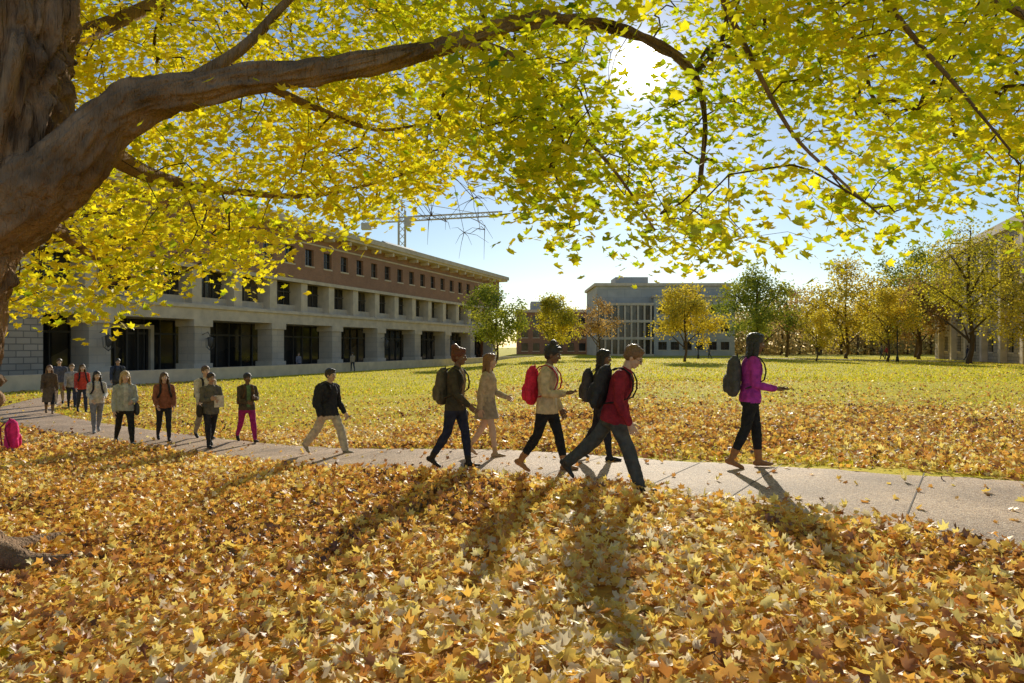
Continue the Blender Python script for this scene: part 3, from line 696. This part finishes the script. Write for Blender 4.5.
    def sd(a,b_):
        a=np.array(a);b_=np.array(b_);d=b_-a; u=np.clip(((C_-a)@d)/(d@d),0,1); return np.linalg.norm(C_-a-u[:,None]*d,axis=1)
    da=np.min([np.minimum(sd(s_,e_),sd(e_,w__)) for s_,e_,w__ in armb],axis=0)-.05
    dl=np.min([np.minimum(sd(h_,k_),sd(k_,a_)) for h_,k_,a_ in bones],axis=0)-.06
    dt=sd(TP(0,0,.0),TP(0,0,.42))-.14
    tt_=(C_-np.array(O))@np.array(T)
    mi=np.ones(nf,int)
    top=(tt_>hem-.012)&((dt<dl+.06)); mi[top]=0; arm=(da<dt)&(da<dl); mi[arm]=0
    if P.get('bare'): mi[(mi==1)]=3
    bh=P.get('boot',.0)
    for (hip,kn,an),(h0,k0,a0_,tx,tz) in zip(bones,legs):
        rel=C_-np.array(an); hz=rel@np.array((kn-an).normalized()); dft=np.minimum(sd(an+tx*-.05+tz*-.04,an+tx*.17+tz*-.05),9)
        mi[(dft<.075)&((C_-np.array(an))@np.array(tz)<-.005)&~arm]=2
        if bh: mi[(hz<bh)&(sd(kn,an)<.11)&(hz>-.05)&~arm]=2
    if P.get('inner'):
        f_=(C_-np.array(O))@np.array(Fw); mi[(mi==0)&~arm&(f_>.06)&(np.abs(C_[:,1])<.045)&(tt_>-.02)]=4
    me.polygons.foreach_set('material_index',mi.astype(np.int32)); meshobj('body',me,e)
    hb=MB()
    for wr,h,nrm,s in hands: hand(hb,wr,h,nrm,s,.25 if P.get('phone')!=s else .35)
    hb.obj('hands',[cm('skin',SK[P['skin']])],e)
    if P.get('phone') is not None:
        wr,h,nrm,s=hands[0 if P['phone']==1 else 1]; h=h.normalized(); nn=(nrm-h*nrm.dot(h)).normalized(); ww=nn.cross(h)
        pm=MB(); pm.obox(wr+h*.10+nn*.024,(h,ww,nn),(.07,.034,.005)); pm.obj('phone',[MPH],e,False)
    hp=R(P.get('hp',0)); hy=R(P.get('hy',0))
    f=Vector((math.cos(hp)*math.cos(hy),math.cos(hp)*math.sin(hy),-math.sin(hp))); l=Vector((-math.sin(hy),math.cos(hy),0)); u=f.cross(l)
    nb=TP(.0,0,.46); ax=(T+u+Vector((0,0,1))).normalized(); hbp=nb+ax*.09+Fw*.012; hc=hbp+u*.098+f*.018
    def hpnt(a,b_,c): return hc+f*a+l*b_+u*c
    fr=(f,l,u); k=.97 if fem else 1.03; hb=MB()
    hb.loft([TP(-.005,0,.42),nb,hbp,hc-u*.04-f*.02],[(.055,.058),(.052*k,.052*k),(.050*k,.049*k),(.05,.045)],n=14)
    hb.ball(hpnt(-.012,0,.025),(.094,.077,.09),fr,n=16,h=12); hb.ball(hpnt(.02,0,-.03),(.068,.059,.08),fr,n=16,h=12); hb.ball(hpnt(.048,0,-.088),(.031,.034*k,.025),fr)
    hb.loft([hpnt(.083,0,.012),hpnt(.098,0,-.012),hpnt(.105,0,-.032)],[(.007,.008),(.010,.010),(.012,.016)],side=l,n=8)
    hb.ball(hpnt(.070,0,.02),(.02,.046,.011),fr)
    for s in (1,-1): hb.ball(hpnt(-.008,.076*s,-.015),(.018,.011,.03),fr); hb.ball(hpnt(.055,.035*s,-.035),(.028,.022,.024),fr)
    hm=remesh(hb,.006 if not q else .011,2); hm.materials.append(cm('skin',SK[P['skin']])); meshobj('head',hm,e)
    fb=MB()
    for s in (1,-1):
        fb.ball(hpnt(.077,.030*s,-.002),(.012,.014,.008),fr,mat=0,n=8,h=6); fb.ball(hpnt(.087,.030*s,-.002),(.004,.006,.0065),fr,mat=1,n=8,h=6)
        fb.loft([hpnt(.090,.014*s,.019),hpnt(.089,.030*s,.024),hpnt(.078,.046*s,.019)],[.0035,.004,.003],n=6,mat=2)
    fb.ball(hpnt(.084,0,-.060),(.009,.022,.004),fr,mat=3,n=10,h=6); fb.ball(hpnt(.083,0,-.068),(.009,.018,.005),fr,mat=3,n=10,h=6)
    if P.get('glasses'):
        for s in (1,-1):
            C0=hpnt(.098,.032*s,-.002); pts=[C0+l*.024*math.cos(a_)+u*.018*math.sin(a_) for a_ in np.linspace(0,6.283,13)]; fb.loft(pts,[.002]*13,n=5,mat=1,caps=False)
            fb.loft([hpnt(.098,.055*s,.0),hpnt(.0,.08*s,.0)],[.002]*2,n=5,mat=1)
        fb.loft([hpnt(.1,-.01,0),hpnt(.1,.01,0)],[.002]*2,n=5,mat=1)
    lipc=tuple(c*m_ for c,m_ in zip(SK[P['skin']],(1.0,.62,.62)))
    fb.obj('face_features',[MEW,MEI,cm('hair',P['hair']),cm('skin',lipc)],e)
    st=P.get('style','short'); hh=MB()
    hh.ball(hpnt(-.026,0,.042),(.106,.092,.096),fr,n=18,h=12)
    hh.ball(hpnt(-.050,0,-.005 if st!='short' else .0),(.073,.082,.085 if st!='short' else .073),fr,n=16,h=10)
    hh.ball(hpnt(.035,0,.094),(.05,.058,.032),fr)
    if st=='bun': hh.ball(hpnt(-.085,0,.125),(.055,.058,.052),fr); hh.ball(hpnt(-.06,0,.1),(.04,.04,.04),fr)
    if st=='topbun': hh.ball(hpnt(-.035,0,.15),(.048,.05,.042),fr)
    if st in('long','xlong'):
        ln=.36 if st=='xlong' else .24; dn=(Vector((0,0,-1))*.7-T*.3).normalized()
        for s,o_ in ((1,.045),(-1,.045),(0,0)):
            p0=hpnt(-.07,o_*s,.0); hh.loft([p0,p0+dn*.08-Fw*.005,p0+dn*.18-Fw*.02,p0+dn*ln-Fw*.03],[(.045,.05),(.04,.053),(.035,.05),(.016,.025)],n=12)
        for s in (1,-1):
            p0=hpnt(-.005,.078*s,.03); hh.loft([p0,hpnt(-.012,.092*s,-.06),TP(.02,.10*s,.43),TP(.07,.10*s,.43-ln*.45)],[(.035,.02),(.038,.022),(.032,.022),(.013,.01)],n=8)
    if st=='pony':
        p0=hpnt(-.1,0,.05); hh.ball(p0,(.03,.03,.03),fr); hh.loft([p0,p0-f*.05-u*.02,p0-f*.06-u*.12,p0-f*.04-u*.22],[.022,.036,.032,.008],n=10)
    hm=remesh(hh,.007 if not q else .012,1,.018 if st!='short' else .012,.03); hm.materials.append(cm('hair',P['hair'])); meshobj('hair',hm,e)
    if P.get('skirt'):
        sk=MB(); sk.loft([TP(0,0,.08),TP(0,0,-.02),TP(.0,0,-.14),TP(.01,0,-P['skirt'])],[(.115,.16),(.14,.19),(.17,.2),(.2,.215)],n=22,caps=False); me=sk.obj('skirt',[cm('cloth',P['skc'])],e)
        for v in me.data.vertices:
            a_=math.atan2(v.co.y,v.co.x); v.co+=Vector((math.cos(a_),math.sin(a_),0))*.012*math.sin(a_*9)
    if P.get('pack'):
        pk=MB(); od=-.20-j; packmesh(pk,TP,od)
        pm=remesh(pk,.011 if not q else .018,2,.014,.09); pm.materials.append(cm('cloth',P['pack'])); meshobj('backpack',pm,e)
        stp=MB()
        for s in ((1,-1) if P.get('straps',2)==2 else (-1,)):
            pts=[(od+.07,.07*s,.43),(-.085-j,.085*s,.475),(-.02,.09*s,.50),(.06+j,.092*s,.465),(.118+j,.098*s,.39),(.138+j,.105*s,.30),(.115+j,.14*s,.20),(.03,.172*s,.13),(-.09,.165*s,.08)]
            stp.loft([TP(*p_) for p_ in pts],[(.008,.024)]*len(pts),side=(0,1,0),n=8)
        stp.loft([TP(od+.03,-.03,.46),TP(od+.03,0,.50),TP(od+.03,.03,.46)],[.008]*3,n=6)
        stp.obj('backpack_straps',[cm('cloth',tuple(c*.6 for c in P['pack']))],e)
    if P.get('bag'):
        c,sd_=P['bag']; bgm=MB(); bgm.loft([TP(.0,.24*sd_,t_) for t_ in (-.2,-.15,-.02,.04)],[(.10,.035),(.15,.055),(.15,.05),(.13,.03)],n=14)
        bm=remesh(bgm,.012,2,.01,.09); bm.materials.append(cm('cloth',c)); meshobj('shoulder_bag',bm,e)
        s3=MB(); s3.loft([TP(.09,.235*sd_,.03),TP(.05,.21*sd_,.25),TP(.0,.15*sd_,.475),TP(-.05,.21*sd_,.25),TP(-.09,.235*sd_,.03)],[(.01,.006)]*5,n=6); s3.obj('bag_strap',[cm('cloth',tuple(q_*.7 for q_ in c))],e)
    if P.get('book'):
        s=P['book']; wr,h,nrm,_=hands[0 if s==1 else 1]; bm=MB(); bm.obox(wr+h*.06+Vector((.03,0,0)),(Vector((0,1,0)),Vector((0,0,1)),Vector((1,0,0))),(.10,.13,.015)); bm.obj('notebook',[cm('cloth',(.6,.55,.5))],e,False)
    return e
BLK=(.025,.025,.027); DEN=(.045,.05,.075)
person('woman_walking',-.80,9.65,1.74,-20,dict(skin='b',top=(.07,.06,.04),bot=(.03,.035,.06),shoe=(.03,.025,.02),hair=(.13,.035,.015),style='bun',legs=MID,arms=((-8,20,8,0),(15,35,8,10)),pack=(.14,.12,.08),inner=(.25,.18,.10),hp=5,boot=.1))
person('woman_walking',-.38,10.4,1.60,-15,dict(skin='w',top=(.50,.40,.28),bot=(.3,.2,.15),bare=True,shoe=(.50,.32,.18),hair=(.24,.12,.05),style='long',legs=MID2,arms=((10,60,8,20),(-15,15,8,0)),skirt=.28,skc=(.34,.28,.22),boot=.1,j=.016,hem=-.06))
person('woman_walking',.45,8.8,1.68,-18,dict(skin='b',top=(.60,.48,.30),bot=BLK,shoe=(.36,.17,.07),hair=BLK,style='topbun',legs=((18,6,-6),(-14,20,28)),arms=((0,25,8,0),(2,88,8,20)),phone=-1,pack=(.70,.035,.08),hp=14,boot=.13,j=.02,hem=-.12,inner=(.6,.55,.45)))
person('woman_walking',1.22,9.45,1.56,-20,dict(skin='b',top=(.045,.045,.05),bot=(.03,.03,.04),shoe=BLK,hair=(.015,.012,.01),style='long',legs=MID2,arms=((-10,15,8,0),(5,60,8,20)),pack=(.07,.07,.08),hp=4))
person('man_walking',1.12,7.5,1.70,-22,dict(fem=False,skin='w',top=(.26,.025,.04),bot=(.075,.08,.08),shoe=(.04,.035,.03),hair=(.20,.11,.055),style='short',legs=((-36,14,46),(24,6,-6)),lean=16,arms=((-18,25,8,0),(-6,30,8,10)),pack=(.045,.045,.05),hp=28,glasses=True,j=.016,loose=.014,hem=-.1))
person('woman_walking',3.0,8.6,1.72,-8,dict(skin='b',top=(.42,.05,.36),bot=BLK,shoe=(.34,.15,.06),hair=BLK,style='xlong',legs=((12,8,-4),(-10,14,18)),arms=((-5,15,8,0),(0,78,8,12)),phone=-1,pack=(.085,.085,.09),hp=8,boot=.14,j=.014))
person('man_walking',-3.44,12.8,1.70,-28,dict(fem=False,skin='a',top=(.03,.032,.038),bot=(.50,.43,.33),shoe=(.3,.25,.18),hair=BLK,style='short',legs=WIDE,arms=((2,30,10,0),(-15,30,10,0)),j=.024,loose=.018,hem=-.1,pack=(.04,.04,.05),straps=2,hood=True,hp=4))
person('woman_walking',-5.9,15.2,1.62,-52,dict(skin='b',top=(.09,.07,.05),bot=(.34,.025,.15),shoe=BLK,hair=BLK,style='short',legs=STRIDE,arms=((20,80,6,30),(10,70,6,30)),j=.022,pack=(.2,.12,.06),inner=(.12,.2,.1)))
person('woman_walking',-6.4,14.5,1.62,-50,dict(skin='m',top=(.13,.12,.10),bot=(.03,.03,.035),shoe=BLK,hair=(.03,.02,.015),style='short',legs=MID2,arms=((15,75,8,30),(15,85,8,30)),j=.022,hem=-.14,bag=((.05,.04,.03),-1),book=1))
person('man_walking',-7.15,15.9,1.74,-45,dict(fem=False,skin='w',top=(.58,.52,.42),bot=(.3,.26,.2),shoe=BLK,hair=(.12,.07,.04),style='short',legs=MID,pack=(.05,.05,.05),j=.02,lod=1))
person('woman_walking',-7.95,15.6,1.60,-55,dict(skin='w',top=(.28,.11,.07),bot=(.03,.03,.04),shoe=BLK,hair=(.10,.06,.03),style='long',legs=MID,arms=((8,30,10,15),(8,40,10,15)),j=.026,pack=(.06,.05,.05),lod=1))
person('woman_walking',-8.45,14.9,1.70,-50,dict(skin='w',top=(.36,.38,.36),bot=BLK,shoe=(.1,.1,.1),hair=(.45,.32,.16),style='long',legs=STRIDE,arms=((10,70,8,30),(-5,25,8,0)),j=.024,hood=True,bag=((.08,.08,.09),1),inner=(.5,.5,.48)))
person('woman_walking',-10.4,17.1,1.58,-50,dict(skin='a',top=(.55,.52,.48),bot=(.2,.21,.24),shoe=(.3,.3,.3),hair=BLK,style='long',legs=MID2,arms=((10,60,8,20),(5,50,8,20)),j=.022,pack=(.05,.05,.06),lod=1))
person('woman_walking',-14.1,22.4,1.62,-50,dict(skin='w',top=(.55,.07,.05),bot=DEN,shoe=BLK,hair=(.1,.06,.03),style='long',legs=MID,j=.022,lod=1,pack=(.05,.05,.06)))
person('man_walking',-16.9,25.5,1.75,-60,dict(fem=False,skin='w',top=(.10,.10,.13),bot=(.3,.25,.18),shoe=BLK,hair=(.1,.06,.03),legs=MID2,j=.022,lod=1))
person('woman_walking',-14.9,22.0,1.6,-55,dict(skin='w',top=(.12,.08,.05),bot=BLK,shoe=(.2,.12,.06),hair=(.2,.1,.05),style='long',legs=MID,skirt=.5,skc=(.14,.10,.07),j=.02,lod=1,boot=.25))
person('woman_walking',-15.6,24.2,1.62,-55,dict(skin='w',top=(.40,.35,.32),bot=DEN,shoe=BLK,hair=(.25,.15,.07),style='pony',legs=STRIDE,j=.02,lod=1,bag=((.3,.1,.05),-1)))
person('man_walking',-15.3,26.5,1.74,-55,dict(fem=False,skin='m',top=(.06,.07,.10),bot=DEN,shoe=BLK,hair=BLK,legs=MID,j=.02,lod=1,pack=(.04,.04,.05)))
for (x,y,hd,c) in ((45.5,84,160,(.1,.1,.12)),(46.4,84.6,170,(.3,.05,.05)),(50,75,-20,(.05,.05,.08)),(26,90,180,(.12,.12,.15)),(-17.5,56,-60,(.2,.2,.25)),(-14,60,120,(.3,.25,.2))):
    person('pedestrian',x,y,1.7,hd,dict(skin='w',top=c,bot=DEN,shoe=BLK,hair=(.06,.04,.03),style='short',legs=MID,lod=1,wr=0,dz=.04))
# pink backpack left on the leaves by the tree
pe=empty('backpack',(-10.4,14.2,G(-10.4)+.07),R(-120),1.25); pk=MB()
TPp=lambda f,l,t: Vector((f,l,t))
packmesh(pk,TPp,0); pm=remesh(pk,.011,2,.014,.09); pm.materials.append(cm('cloth',(.85,.04,.22))); meshobj('pack_body',pm,pe)
s3=MB()
for s in (1,-1): s3.loft([(.07,.07*s,.42),(.13,.08*s,.35),(.12,.10*s,.2),(.09,.13*s,.05)],[(.008,.024)]*4,n=8)
s3.loft([(.03,-.03,.46),(.03,0,.50),(.03,.03,.46)],[.008]*3,n=6); s3.obj('straps',[cm('cloth',(.3,.02,.08))],pe)
print('done')
